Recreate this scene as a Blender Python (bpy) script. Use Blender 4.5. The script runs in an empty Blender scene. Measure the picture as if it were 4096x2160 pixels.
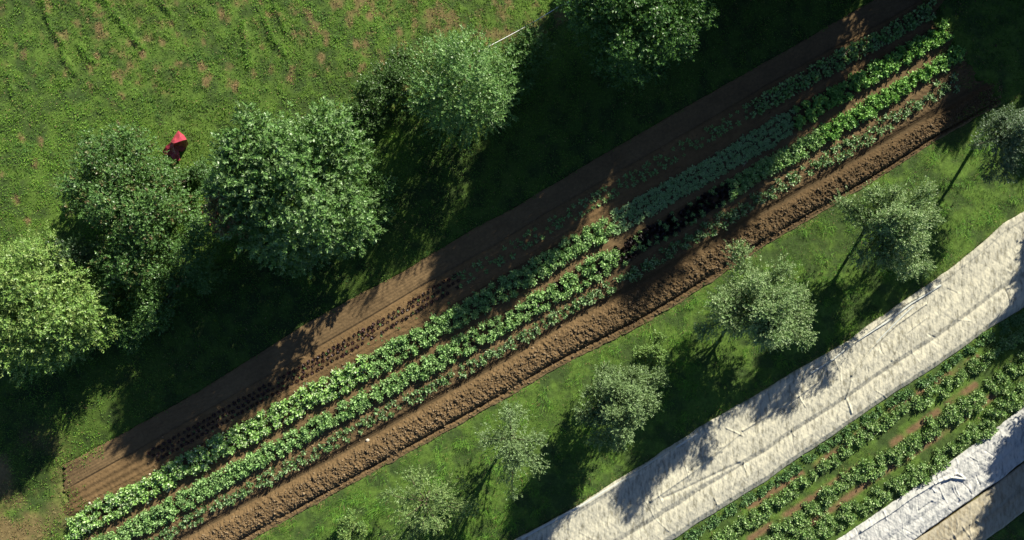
import bpy, math
import numpy as np

# ------------------------------------------------------------------ camera, sky, sun, exposure
scene = bpy.context.scene
col = scene.collection
S = 48.0 / 4096.0            # metres of ground per photograph pixel
H = 41.0                     # drone height
cam_d = bpy.data.cameras.new("camera")
cam = bpy.data.objects.new("camera", cam_d)
col.objects.link(cam)
cam.location = (0, 0, H)
cam.rotation_euler = (0, 0, 0)
cam_d.sensor_fit = 'HORIZONTAL'
cam_d.angle = 2 * math.atan(24.0 / H)
cam_d.clip_end = 5000
scene.camera = cam

SUN_EL = math.radians(27)
SUN_AZ = math.atan2(0.52, 0.855)
world = bpy.data.worlds.new("World")
scene.world = world
world.use_nodes = True
wn = world.node_tree
sky = wn.nodes.new("ShaderNodeTexSky")
sky.sky_type = 'NISHITA'
sky.sun_disc = False
sky.sun_elevation = SUN_EL
sky.sun_rotation = SUN_AZ
sky.air_density = 0.5
sky.dust_density = 0.4
sky.ozone_density = 3.5
bg = wn.nodes["Background"]
bg.inputs["Strength"].default_value = 0.07
wn.links.new(sky.outputs[0], bg.inputs["Color"])

sun_d = bpy.data.lights.new("sun", 'SUN')
sun_d.energy = 5.0
sun_d.angle = math.radians(0.5)
sun_d.color = (1.0, 0.94, 0.80)
sun = bpy.data.objects.new("sun", sun_d)
col.objects.link(sun)
sun.location = (20, 33, 20)
sun.rotation_euler = (math.pi / 2 - SUN_EL, 0, math.pi - SUN_AZ)

scene.view_settings.view_transform = 'Standard'
scene.view_settings.look = 'None'
scene.view_settings.exposure = 1.12
scene.view_settings.gamma = 1.0
scene.cycles.max_bounces = 5
scene.cycles.diffuse_bounces = 1
scene.cycles.glossy_bounces = 2
scene.cycles.transmission_bounces = 3
scene.cycles.caustics_reflective = False
scene.cycles.caustics_refractive = False

# ------------------------------------------------------------------ helpers
def rngs(seed):
    return np.random.RandomState(seed)

def wx(x): return (np.asarray(x, float) - 2048.0) * S
def wy(y): return (1080.0 - np.asarray(y, float)) * S
def px(X): return np.asarray(X, float) / S + 2048.0
def py(Y): return 1080.0 - np.asarray(Y, float) / S

_tab = {}
def vnoise(x, y, seed):
    if seed not in _tab:
        _tab[seed] = rngs(seed + 1000).rand(256, 256)
    t = _tab[seed]
    xf = np.floor(x); yf = np.floor(y)
    fx = x - xf; fy = y - yf
    xi = xf.astype(int) & 255; yi = yf.astype(int) & 255
    x1 = (xi + 1) & 255; y1 = (yi + 1) & 255
    fx = fx * fx * (3 - 2 * fx); fy = fy * fy * (3 - 2 * fy)
    return (t[xi, yi] * (1 - fx) + t[x1, yi] * fx) * (1 - fy) + (t[xi, y1] * (1 - fx) + t[x1, y1] * fx) * fy

def fbm(x, y, scale, seed, octv=3):
    """noise in -1..1 with a feature size of about `scale` metres"""
    s = 0.0; a = 1.0; tot = 0.0
    c, d = 0.8, 0.6
    x = np.asarray(x, float) / scale; y = np.asarray(y, float) / scale
    for i in range(octv):
        s = s + a * (vnoise(x + 37.1, y + 11.7, seed + i) * 2 - 1)
        tot += a
        a *= 0.55
        x, y = (x * c - y * d) * 2.03, (x * d + y * c) * 2.03
    return s / tot

def sm(a, b, v):
    t = np.clip((v - a) / (b - a), 0, 1)
    return t * t * (3 - 2 * t)

def poly(pts):
    xs = np.array([p[0] for p in pts], float); ys = np.array([p[1] for p in pts], float)
    def f(x):
        x = np.asarray(x, float)
        y = np.interp(x, xs, ys)
        y = np.where(x < xs[0], ys[0] + (x - xs[0]) * (ys[1] - ys[0]) / (xs[1] - xs[0]), y)
        y = np.where(x > xs[-1], ys[-1] + (x - xs[-1]) * (ys[-1] - ys[-2]) / (xs[-1] - xs[-2]), y)
        return y
    return f

def seg_dist(x, y, pts):
    d = np.full(np.shape(x), 1e9)
    for (x0, y0), (x1, y1) in zip(pts[:-1], pts[1:]):
        dx, dy = x1 - x0, y1 - y0
        t = np.clip(((x - x0) * dx + (y - y0) * dy) / (dx * dx + dy * dy), 0, 1)
        d = np.minimum(d, np.hypot(x - x0 - t * dx, y - y0 - t * dy))
    return d

def raw_mesh(name, verts, nper, idx, mat, tint=None, smooth=False):
    """verts (N,3); idx flat loop indices; nper verts per face"""
    me = bpy.data.meshes.new(name)
    n = len(verts); nf = len(idx) // nper
    me.vertices.add(n)
    me.vertices.foreach_set("co", np.ascontiguousarray(verts, np.float32).ravel())
    me.loops.add(nf * nper)
    me.loops.foreach_set("vertex_index", np.ascontiguousarray(idx, np.int32).ravel())
    me.polygons.add(nf)
    me.polygons.foreach_set("loop_start", np.arange(0, nf * nper, nper, dtype=np.int32))
    me.polygons.foreach_set("loop_total", np.full(nf, nper, np.int32))
    if smooth:
        me.polygons.foreach_set("use_smooth", np.ones(nf, bool))
    if tint is not None:
        a = me.attributes.new("tint", 'FLOAT_COLOR', 'POINT')
        c = np.ones((n, 4), np.float32); c[:, :3] = tint
        a.data.foreach_set("color", c.ravel())
    me.update(calc_edges=True)
    me.materials.append(mat)
    return me

def link(name, me, parent=None, loc=None):
    o = bpy.data.objects.new(name, me)
    col.objects.link(o)
    if parent is not None: o.parent = parent
    if loc is not None: o.location = loc
    return o

def tag(o, label=None, cat=None, group=None, kind=None):
    if label: o["label"] = label
    if cat: o["category"] = cat
    if group: o["group"] = group
    if kind: o["kind"] = kind
    return o

def empty(name, loc):
    o = bpy.data.objects.new(name, None)
    o.empty_display_size = 0.2
    col.objects.link(o); o.location = loc
    return o

def grid_mesh(name, X, Y, Z, mat, tint=None, smooth=True):
    r, c = X.shape
    v = np.stack([X.ravel(), Y.ravel(), Z.ravel()], 1)
    i = np.arange(r * c).reshape(r, c)
    q = np.stack([i[:-1, :-1], i[1:, :-1], i[1:, 1:], i[:-1, 1:]], -1).reshape(-1, 4)
    # keep faces pointing up
    p0, p1, p2 = v[q[0, 0]], v[q[0, 1]], v[q[0, 2]]
    if np.cross(p1 - p0, p2 - p0)[2] < 0: q = q[:, ::-1]
    return raw_mesh(name, v, 4, q.ravel(), mat, None if tint is None else tint.reshape(-1, 3), smooth)

def unit(v):
    return v / np.maximum(np.linalg.norm(v, axis=-1, keepdims=True), 1e-9)

class Leaves:
    """collects leaf kites; each leaf 4 verts, one quad folded a little along its rib"""
    def __init__(s): s.v = []; s.c = []
    def add(s, pos, d, nrm, ln, wd, colr, fold=0.25, wide=0.45):
        d = unit(d)
        side = unit(np.cross(d, nrm)); up = np.cross(side, d)
        ln = np.asarray(ln)[:, None]; wd = np.asarray(wd)[:, None]
        m = pos + d * ln * wide + up * wd * fold
        s.v.append(np.stack([pos, m + side * wd * 0.5, pos + d * ln, m - side * wd * 0.5], 1).reshape(-1, 3))
        s.c.append(np.repeat(colr, 4, axis=0))
    def mesh(s, name, mat):
        v = np.concatenate(s.v); c = np.concatenate(s.c)
        return raw_mesh(name, v, 4, np.arange(len(v)), mat, c)

def tri_blades(pos, az, tilt, ln, wd, colr, rg):
    d = np.stack([np.cos(az) * np.cos(tilt), np.sin(az) * np.cos(tilt), np.sin(tilt)], 1)
    t = az + math.pi / 2 + rg.uniform(-.7, .7, len(az))
    sd = np.stack([np.cos(t), np.sin(t), np.zeros(len(az))], 1) * (wd * 0.5)[:, None]
    v = np.stack([pos - sd, pos + sd, pos + d * ln[:, None]], 1).reshape(-1, 3)
    return v, np.repeat(colr, 3, axis=0)

def mixcol(cols, rg, n, jit=0.18):
    cols = np.array(cols, float)
    i = rg.randint(0, len(cols), n); j = rg.randint(0, len(cols), n)
    t = rg.rand(n, 1)
    c = cols[i] * t + cols[j] * (1 - t)
    return c * (1 + rg.uniform(-jit, jit, (n, 1)))

class Tubes:
    def __init__(s): s.v = []; s.f = []
    def add(s, pts, rad, k=6):
        pts = np.array(pts, float); n = len(pts)
        base = sum(len(a) for a in s.v)
        t = unit(np.gradient(pts, axis=0))
        ref = np.array([0.31, 0.17, 0.93]); ref2 = np.array([1.0, 0.1, 0.0])
        rows = []
        for i in range(n):
            a = np.cross(t[i], ref)
            if np.linalg.norm(a) < .2: a = np.cross(t[i], ref2)
            a /= np.linalg.norm(a); b = np.cross(t[i], a)
            an = np.arange(k) * 2 * math.pi / k
            rows.append(pts[i] + rad[i] * (np.cos(an)[:, None] * a + np.sin(an)[:, None] * b))
        s.v.append(np.concatenate(rows))
        for i in range(n - 1):
            for j in range(k):
                s.f.append([base + i * k + j, base + i * k + (j + 1) % k, base + (i + 1) * k + (j + 1) % k, base + (i + 1) * k + j])
    def mesh(s, name, mat, smooth=True):
        return raw_mesh(name, np.concatenate(s.v), 4, np.array(s.f).ravel(), mat, None, smooth)

# ------------------------------------------------------------------ materials
def new_mat(name):
    m = bpy.data.materials.new(name); m.use_nodes = True
    nt = m.node_tree
    return m, nt, nt.nodes["Principled BSDF"]

def noise_node(nt, scale, detail=4, rough=.6):
    tc = nt.nodes.new("ShaderNodeTexCoord")
    n = nt.nodes.new("ShaderNodeTexNoise")
    n.inputs["Scale"].default_value = scale
    n.inputs["Detail"].default_value = detail
    n.inputs["Roughness"].default_value = rough
    nt.links.new(tc.outputs["Object"], n.inputs["Vector"])
    return n

def leaf_mat(name, rough=.5, spec=.35, trans=.22, sat=(1.15, 1.25, .6)):
    m, nt, b = new_mat(name)
    at = nt.nodes.new("ShaderNodeAttribute"); at.attribute_name = "tint"
    n = noise_node(nt, 9, 2)
    mr = nt.nodes.new("ShaderNodeMapRange")
    mr.inputs["To Min"].default_value = .75; mr.inputs["To Max"].default_value = 1.25
    nt.links.new(n.outputs["Fac"], mr.inputs["Value"])
    mu = nt.nodes.new("ShaderNodeVectorMath"); mu.operation = 'SCALE'
    nt.links.new(at.outputs["Color"], mu.inputs[0]); nt.links.new(mr.outputs[0], mu.inputs["Scale"])
    nt.links.new(mu.outputs[0], b.inputs["Base Color"])
    b.inputs["Roughness"].default_value = rough
    b.inputs["Specular IOR Level"].default_value = spec
    tr = nt.nodes.new("ShaderNodeBsdfTranslucent")
    m2 = nt.nodes.new("ShaderNodeVectorMath"); m2.operation = 'MULTIPLY'
    m2.inputs[1].default_value = sat
    nt.links.new(mu.outputs[0], m2.inputs[0]); nt.links.new(m2.outputs[0], tr.inputs["Color"])
    mx = nt.nodes.new("ShaderNodeMixShader"); mx.inputs[0].default_value = trans
    nt.links.new(b.outputs[0], mx.inputs[1]); nt.links.new(tr.outputs[0], mx.inputs[2])
    nt.links.new(mx.outputs[0], nt.nodes["Material Output"].inputs["Surface"])
    return m

def tint_mat(name, scale, lo, hi, rough=.95, bump=0.0, bscale=40, spec=.15):
    m, nt, b = new_mat(name)
    at = nt.nodes.new("ShaderNodeAttribute"); at.attribute_name = "tint"
    n = noise_node(nt, scale, 6, .7)
    mr = nt.nodes.new("ShaderNodeMapRange")
    mr.inputs["From Min"].default_value = .3; mr.inputs["From Max"].default_value = .7
    mr.inputs["To Min"].default_value = lo; mr.inputs["To Max"].default_value = hi
    nt.links.new(n.outputs["Fac"], mr.inputs["Value"])
    mu = nt.nodes.new("ShaderNodeVectorMath"); mu.operation = 'SCALE'
    nt.links.new(at.outputs["Color"], mu.inputs[0]); nt.links.new(mr.outputs[0], mu.inputs["Scale"])
    nt.links.new(mu.outputs[0], b.inputs["Base Color"])
    b.inputs["Roughness"].default_value = rough
    b.inputs["Specular IOR Level"].default_value = spec
    if bump:
        n2 = noise_node(nt, bscale, 5, .7)
        bp = nt.nodes.new("ShaderNodeBump"); bp.inputs["Strength"].default_value = bump
        bp.inputs["Distance"].default_value = .02
        nt.links.new(n2.outputs["Fac"], bp.inputs["Height"]); nt.links.new(bp.outputs[0], b.inputs["Normal"])
    return m

def plain_mat(name, c1, c2, scale, rough=.8, spec=.3):
    m, nt, b = new_mat(name)
    n = noise_node(nt, scale, 5)
    cr = nt.nodes.new("ShaderNodeValToRGB")
    cr.color_ramp.elements[0].position = .3; cr.color_ramp.elements[1].position = .7
    cr.color_ramp.elements[0].color = (*c1, 1); cr.color_ramp.elements[1].color = (*c2, 1)
    nt.links.new(n.outputs["Fac"], cr.inputs[0]); nt.links.new(cr.outputs[0], b.inputs["Base Color"])
    b.inputs["Roughness"].default_value = rough
    b.inputs["Specular IOR Level"].default_value = spec
    return m

M_ground = tint_mat("ground_turf", 6, .6, 1.4, bump=.6, bscale=18)
M_soil = tint_mat("garden_soil", 7, .75, 1.25, bump=.5, bscale=45)
M_grass = leaf_mat("grass_blades", .6, .2, .4, (1.1, 1.3, .6))
M_leaf = leaf_mat("bush_leaves", .42, .4, .2)
M_fine = leaf_mat("orchard_leaves", .5, .35, .2)
M_veg = leaf_mat("vegetable_leaves", .45, .4, .25)
M_bark = plain_mat("bark", (.06, .045, .03), (.14, .11, .08), 14, .9, .15)
M_clod = tint_mat("soil_clods", 20, .8, 1.2)

# ------------------------------------------------------------------ traced ground lines (photograph pixels)
T = poly([(230, 1872), (509, 1724), (795, 1565), (1024, 1420), (1254, 1275), (1612, 1085), (1867, 930), (2048, 835), (2366, 644), (2684, 461), (3072, 242), (3287, 119), (3493, 0), (3800, -180)])
L1 = poly([(300, 1975), (600, 1808), (904, 1633), (1239, 1446), (1469, 1312), (1684, 1182), (1833, 1098), (1980, 1016), (2170, 897), (2493, 712), (2732, 572), (2883, 485), (3042, 392), (3310, 240), (3549, 115), (3700, 25)])
G = lambda x: L1(x) - 32
A0 = poly([(300, 2052), (600, 1895), (763, 1800), (966, 1690), (1100, 1612), (1501, 1395), (1819, 1215), (2048, 1080), (2366, 895), (2597, 763), (2843, 628), (3072, 490), (3390, 312), (3692, 135)])
A1 = poly([(300, 2160), (382, 2113), (596, 1994), (1024, 1764), (1358, 1581), (1580, 1462), (1819, 1318), (2048, 1195), (2310, 1022), (2485, 928), (2724, 795), (3072, 596), (3390, 397), (3628, 254), (3790, 160)])
B0 = poly([(300, 2196), (596, 2030), (1024, 1800), (1358, 1617), (1580, 1498), (1819, 1354), (2048, 1231), (2310, 1060), (2485, 964), (2724, 828), (3072, 625), (3342, 472), (3708, 258)])
B1 = poly([(440, 2215), (1024, 1880), (1461, 1636), (2048, 1322), (2493, 1058), (2684, 942), (3072, 708), (3223, 625), (3549, 425), (3708, 320), (3830, 240)])
C0 = lambda x: B1(x) + 26
D0 = poly([(640, 2215), (1024, 2002), (1326, 1843), (1660, 1652), (2048, 1434), (2286, 1287), (2604, 1120), (3072, 848), (3151, 803), (3470, 620), (3764, 445), (3950, 335)])
C1 = lambda x: D0(x) - 24
D1 = poly([(640, 2375), (1024, 2153), (1366, 1962), (1724, 1764), (2048, 1582), (2207, 1485), (2557, 1310), (2740, 1199), (3072, 978), (3271, 859), (3549, 692), (3756, 556), (3899, 477), (3990, 425)])
F10 = poly([(1700, 2375), (2080, 2145), (2310, 2018), (2541, 1875), (2803, 1708), (3072, 1550), (3231, 1454), (3390, 1366), (3581, 1223), (3788, 1085), (3867, 1018), (4010, 898), (4096, 843)])
F11 = poly([(2400, 2335), (2684, 2160), (2843, 2066), (3072, 1919), (3422, 1676), (3740, 1470), (3947, 1319), (4096, 1231)])
F20 = poly([(3200, 2260), (3347, 2157), (3503, 2056), (3706, 1917), (3876, 1791), (3994, 1703), (4096, 1621)])
F21 = poly([(3500, 2260), (3652, 2160), (3740, 2103), (3842, 2029), (3944, 1957), (4096, 1842)])
F31 = poly([(3800, 2262), (3944, 2160), (4096, 2049)])
BOUND = [T, G, A0, A1, B0, B1, C0, C1, D0, D1]
XL = [232, 245, 285, 345, 345, 385, 395, 420, 430, 460]
XR = [3790, 3760, 3775, 3815, 3825, 3860, 3870, 3930, 3960, 4010]
XLf = lambda b: np.interp(b, range(10), XL)
XRf = lambda b: np.interp(b, range(10), XR)

def band(x, y):
    """continuous bed coordinate: 0 at the upper edge of the tilled strip, 9 at the lower edge of the clod ridge"""
    ys = [f(x) for f in BOUND]
    b = np.where(y < ys[0], (y - ys[0]) / 100.0, 9 + (y - ys[9]) / 100.0)
    for i in range(9):
        m = (y >= ys[i]) & (y < ys[i + 1])
        b = np.where(m, i + (y - ys[i]) / (ys[i + 1] - ys[i]), b)
    return b

def in_field(x, y, grow=0.0):
    b = band(x, y); bc = np.clip(b, 0, 9)
    return (b > -grow / 100) & (b < 9 + grow / 100) & (x > XLf(bc) - grow) & (x < XRf(bc) + grow)

def in_fleece(x, y, g=0.0):
    return ((y > F10(x) - g) & (y < F11(x) + g)) | ((y > F20(x) - g) & (y < F31(x) + g))

# ------------------------------------------------------------------ ground sheet
STRAW = [(314, 16), (310, 95), (397, 119), (445, 199), (390, 215), (517, 219), (564, 215), (540, 258), (628, 274), (743, 278), (807, 270), (827, 318),
         (1013, 294), (942, 342), (15, 560), (88, 555), (165, 560), (140, 655), (10, 710), (68, 797), (107, 890), (120, 500), (1286, 230), (1171, 274), (1083, 270),
         (1302, 159), (1386, 278), (1994, 56), (1533, 246), (1445, 266), (1310, 278), (1048, 190), (1160, 320), (880, 55), (1480, 60), (1600, 130),
         (360, 270), (600, 150), (920, 270), (1180, 120), (1700, 60), (1420, 180), (120, 130), (100, 220), (210, 300), (1240, 60), (1340, 30), (1850, 120)]
LUSH = [[(405, -20), (470, 62), (573, 193)], [(247, 182), (262, 240), (300, 291)], [(323, 179), (350, 225), (386, 252)], [(654, 12), (701, 77)],
        [(1058, 60), (1085, 140), (1140, 212)], [(970, 90), (1000, 265)], [(180, 0), (205, 110), (260, 180)], [(40, 300), (60, 400)], [(1100, 20), (1150, 130)]]
TUFT = rngs(5)

def straw(x, y):
    """0..1 dry grass, from photograph pixels"""
    X, Y = wx(x), wy(y)
    s = np.zeros(np.shape(x))
    for k, (a, b) in enumerate(STRAW):
        w = 13 + (k * 7 % 9); hgt = 20 + (k * 5 % 14)
        d = np.hypot((x - a) / w, (y - b) / hgt)
        s = np.maximum(s, 1.12 - d)
    n = fbm(X, Y, .45, 21, 3)
    patch = np.clip(s + n * 1.5 - .2, 0, 1) * (s > 0)
    wide = sm(.25, .75, .45 * fbm(X, Y * .6, 3.5, 31, 2) + .95 * fbm(X, Y * .8, .38, 41, 3) + .26 * sm(900, 1700, x) + .10 * sm(500, 100, x) - .4 * sm(250, 600, y)) * .75
    low = sm(520, 90, x + (2160 - y) * .35) * sm(1560, 1900, y) * sm(-.35, .35, fbm(X, Y, 1.4, 61, 3)) * .95
    meadow = (y < T(x) - 620)
    s = np.maximum(patch * meadow, wide * meadow * sm(900, 500, y))
    return np.clip(np.maximum(s, low), 0, 1)

def berry_soil(x, y):
    s = np.zeros(np.shape(x))
    for ln in ([(3000, 2028), (3072, 1978), (3350, 1803), (3549, 1652), (3907, 1430)], [(3000, 2155), (3112, 2082), (3517, 1811), (3819, 1597), (3900, 1540)],
               [(3250, 2090), (3480, 1925), (3700, 1780), (3900, 1640), (4000, 1560)]):
        s = np.maximum(s, sm(20, 6, seg_dist(x, y, ln)))
    return s

def gz(X, Y):
    z = .035 * fbm(X, Y, 1.6, 51, 3) + .02 * fbm(X, Y, .3, 55, 2)
    x, y = px(X), py(Y)
    lush = np.zeros(np.shape(X))
    for l in LUSH: lush = np.maximum(lush, np.exp(-(seg_dist(x, y, l) / 9.0) ** 2))
    z = z + .08 * lush * (.6 + .8 * vnoise(X / .4, Y / .4, 57))
    z = np.where(in_field(x, y, -6) | in_fleece(x, y, -8), -.16, z)
    return z

fx = np.concatenate([[-2000, -600, -150, -60, -35], np.arange(-27, 27.01, .1), [35, 60, 150, 600, 2000]])
fy = np.concatenate([[-2000, -600, -150, -60, -30], np.arange(-15, 15.01, .1), [30, 60, 150, 600, 2000]])
GX, GY = np.meshgrid(fx, fy)
GZ = gz(GX, GY)
GZ = np.where((abs(GX) > 27.2) | (abs(GY) > 15.2), 0, GZ)
gx_, gy_ = px(GX), py(GY)
st = straw(gx_, gy_)[..., None]
gn = sm(-.35, .4, fbm(GX, GY, .5, 161, 3) + .4 * fbm(GX, GY, 3.0, 165, 2))[..., None]
verge_shade = (sm(-520, -330, gy_ - T(gx_)) * (gy_ < T(gx_) + 60))[..., None]
gt = (np.array([.045, .075, .02]) * (1 - gn) + np.array([.085, .145, .025]) * gn) * (1 - st) * (1 - .38 * verge_shade) + np.array([.17, .125, .055]) * st  # turf colour darkened along the verge to deepen its shade
be = ((gy_ > F11(gx_) - 5) & (gy_ < F20(gx_) + 5))
bs = np.maximum(berry_soil(gx_, gy_) * be * sm(-.5, .1, fbm(GX, GY, .7, 171, 2)), sm(16, 6, abs(gy_ - F21(gx_) - 4)) * (gx_ > 3500))[..., None]
gt = gt * (1 - bs) + np.array([.17, .105, .055]) * bs
far_ = ((abs(GX) > 26.7) | (abs(GY) > 14.7))[..., None]
gt = np.where(far_, np.array([.095, .14, .032]), gt)
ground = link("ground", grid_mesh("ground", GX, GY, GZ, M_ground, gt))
tag(ground, "grassy meadow and orchard ground under everything", None, None, "structure")

# ------------------------------------------------------------------ tilled garden field
NB = [46, 44, 38, 13, 38, 11, 34, 9, 58]
def field_grid():
    b = np.concatenate([i + np.arange(n) / n for i, n in enumerate(NB)] + [[9.0]])
    s = np.linspace(0, 1, 1560)
    Bc, Sx = np.meshgrid(b, s, indexing='ij')
    jx = 60 * fbm(Bc * 2.2, Bc * 0, 1, 71, 4)
    x = XLf(Bc) + jx + (XRf(Bc) - XLf(Bc)) * Sx
    y = np.zeros_like(x)
    for i in range(9):
        m = (Bc >= i) & (Bc <= i + 1)
        f = Bc - i
        y = np.where(m, BOUND[i](x) * (1 - f) + BOUND[i + 1](x) * f, y)
    wob = 8 * fbm(wx(x), wy(y), .5, 73, 4)
    y = y + wob * ((Bc == 0) | (Bc >= 8.98))
    return Bc, x, y

def field_z(b, X, Y):
    u = X * .866 + Y * .5; v = -X * .5 + Y * .866
    i = np.floor(np.clip(b, 0, 8.999)); f = np.clip(b, 0, 9) - i
    fine = fbm(X, Y, .07, 81, 2); mid = fbm(X, Y, .22, 85, 3)
    z = np.zeros(np.shape(X))
    rake = .006 * np.sin(f * 2 * math.pi * 8 + .6 * fbm(X, Y, 1.2, 87, 2)) * (.5 + .5 * vnoise(u / .8, v / .3, 89))
    z0 = .0 + rake + .006 * fine + .012 * mid - .03 * sm(.12, 0, f)
    groove = -.05 * np.exp(-((f - .97) / .05) ** 2)
    z = np.where(i == 0, z0 + groove, z)
    furrow = .018 * np.cos((f - .25) * 2 * math.pi * 3.6) * (f < .82)
    z1 = .03 + furrow + .011 * fine + .014 * mid - .06 * np.exp(-(f / .06) ** 2)
    z = np.where(i == 1, z1, z)
    edge = np.minimum(sm(0, .15, f), sm(1, .85, f))
    z = np.where((i == 2) | (i == 4), .02 + .05 * edge + .015 * fine + .015 * mid, z)
    z = np.where((i == 3) | (i == 5), -.01 + .012 * mid + .008 * fine, z)
    z = np.where(i == 6, .02 + .05 * edge + .025 * fine + .02 * mid, z)
    z = np.where(i == 7, -.02 - .07 * sm(0, .6, f) + .01 * fine, z)
    # clod ridge: furrow slices lying across the ridge
    slice_ = fbm(u + v * .35, v * .35, .13, 91, 3)
    clod = np.abs(fbm(X, Y, .12, 95, 3))
    mound = .20 * sm(0, .2, f) * sm(.84, .6, f) + .05 * sm(.6, .88, f)
    tren = -.12 * np.exp(-((f - .80) / .05) ** 2) * sm(-.4, .2, fbm(u, v, 1.1, 97, 2))
    z8 = -.06 + mound + tren + (.055 * slice_ + .08 * clod) * sm(0, .1, f) * (1 - .5 * sm(.75, .9, f)) + .012 * fine
    z8 = .03 + (z8 - .03) * sm(1.0, .86, f) + .015 * fine
    z8 = z8 - .055 * sm(.86, 1.0, f)
    z = np.where(i == 8, z8, z)
    return z + .05

Bc, fxp, fyp = field_grid()
FX, FY = wx(fxp), wy(fyp)
FZ = field_z(Bc, FX, FY)
endf = np.clip(np.minimum(np.arange(FZ.shape[1]), np.arange(FZ.shape[1])[::-1]) / 22.0, 0, 1)[None]
FZ = FZ * endf - .02 * (1 - endf)
FZ[0, :] = -.03; FZ[-1, :] = -.03; FZ[:, 0] = -.05; FZ[:, -1] = -.05
SOILC = np.array([[.150, .098, .060], [.160, .100, .057], [.10, .065, .04], [.150, .100, .060], [.10, .066, .04], [.16, .108, .066], [.125, .082, .05], [.11, .074, .046], [.152, .097, .057]])
ii = np.clip(np.floor(Bc), 0, 8).astype(int)
ft = SOILC[ii] * np.array([.92, .94, .76]) * (1 + .16 * fbm(FX, FY, .6, 101, 3))[..., None] * (1 + .14 * fbm(FX, FY, 4, 105, 2))[..., None]
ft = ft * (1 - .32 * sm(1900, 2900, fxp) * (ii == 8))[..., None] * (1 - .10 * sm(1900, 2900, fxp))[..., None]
lip = sm(8.90, 8.98, Bc)[..., None]
ft = ft * (1 - lip) + np.array([.16, .115, .058]) * lip
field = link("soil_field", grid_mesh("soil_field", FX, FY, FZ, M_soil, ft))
tag(field, "long tilled brown soil beds running diagonally", None, None, "structure")

def surf_z(x, y):
    """height of the soil surface at photograph pixels"""
    b = band(x, y)
    return field_z(b, wx(x), wy(y))

# loose clods
rg = rngs(301)
N = 12000
cx = rg.uniform(560, 4000, N); k = rg.rand(N)
tt = rg.beta(1.6, 1.6, N)
yy = np.where(k < .72, D0(cx) + (D1(cx) - D0(cx)) * (.06 + .88 * tt),
              np.where(k < .9, G(cx) + (A0(cx) - G(cx)) * rg.rand(N), C0(cx) + (D0(cx) - C0(cx)) * rg.rand(N)))
big = k < .72
r = np.where(big, rg.gamma(3, .0062, N) + .007, rg.gamma(2.5, .0045, N) + .006)
pos = np.stack([wx(cx), wy(yy), surf_z(cx, yy) + r * .3], 1)
octv = np.array([[1, 0, 0], [0, 1, 0], [-1, 0, 0], [0, -1, 0], [0, 0, .9], [0, 0, -.6]], float)
octf = np.array([[0, 1, 4], [1, 2, 4], [2, 3, 4], [3, 0, 4], [1, 0, 5], [2, 1, 5], [3, 2, 5], [0, 3, 5]])
an = rg.uniform(0, 6.28, N); ca, sa = np.cos(an), np.sin(an)
V = octv[None] * rg.uniform(.6, 1.4, (N, 6, 1)) * r[:, None, None]
V = np.stack([V[..., 0] * ca[:, None] * 1.3 - V[..., 1] * sa[:, None], V[..., 0] * sa[:, None] * 1.3 + V[..., 1] * ca[:, None], V[..., 2]], -1) + pos[:, None]
Fi = (octf[None] + (np.arange(N) * 6)[:, None, None]).ravel()
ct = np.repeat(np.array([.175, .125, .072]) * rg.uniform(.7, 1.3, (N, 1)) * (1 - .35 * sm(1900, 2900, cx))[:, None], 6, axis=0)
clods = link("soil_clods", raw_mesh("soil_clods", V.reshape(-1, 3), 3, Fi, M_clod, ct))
tag(clods, "crumbly brown clods scattered over the soil beds", None, None, "stuff")

# ------------------------------------------------------------------ grass
GREEN = [(.115, .25, .026), (.155, .30, .032), (.075, .185, .035), (.22, .345, .06)]
DRY = [(.29, .21, .095), (.23, .16, .07), (.35, .27, .14)]
LUSHC = [(.125, .26, .03), (.16, .30, .035), (.09, .20, .03)]

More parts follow.
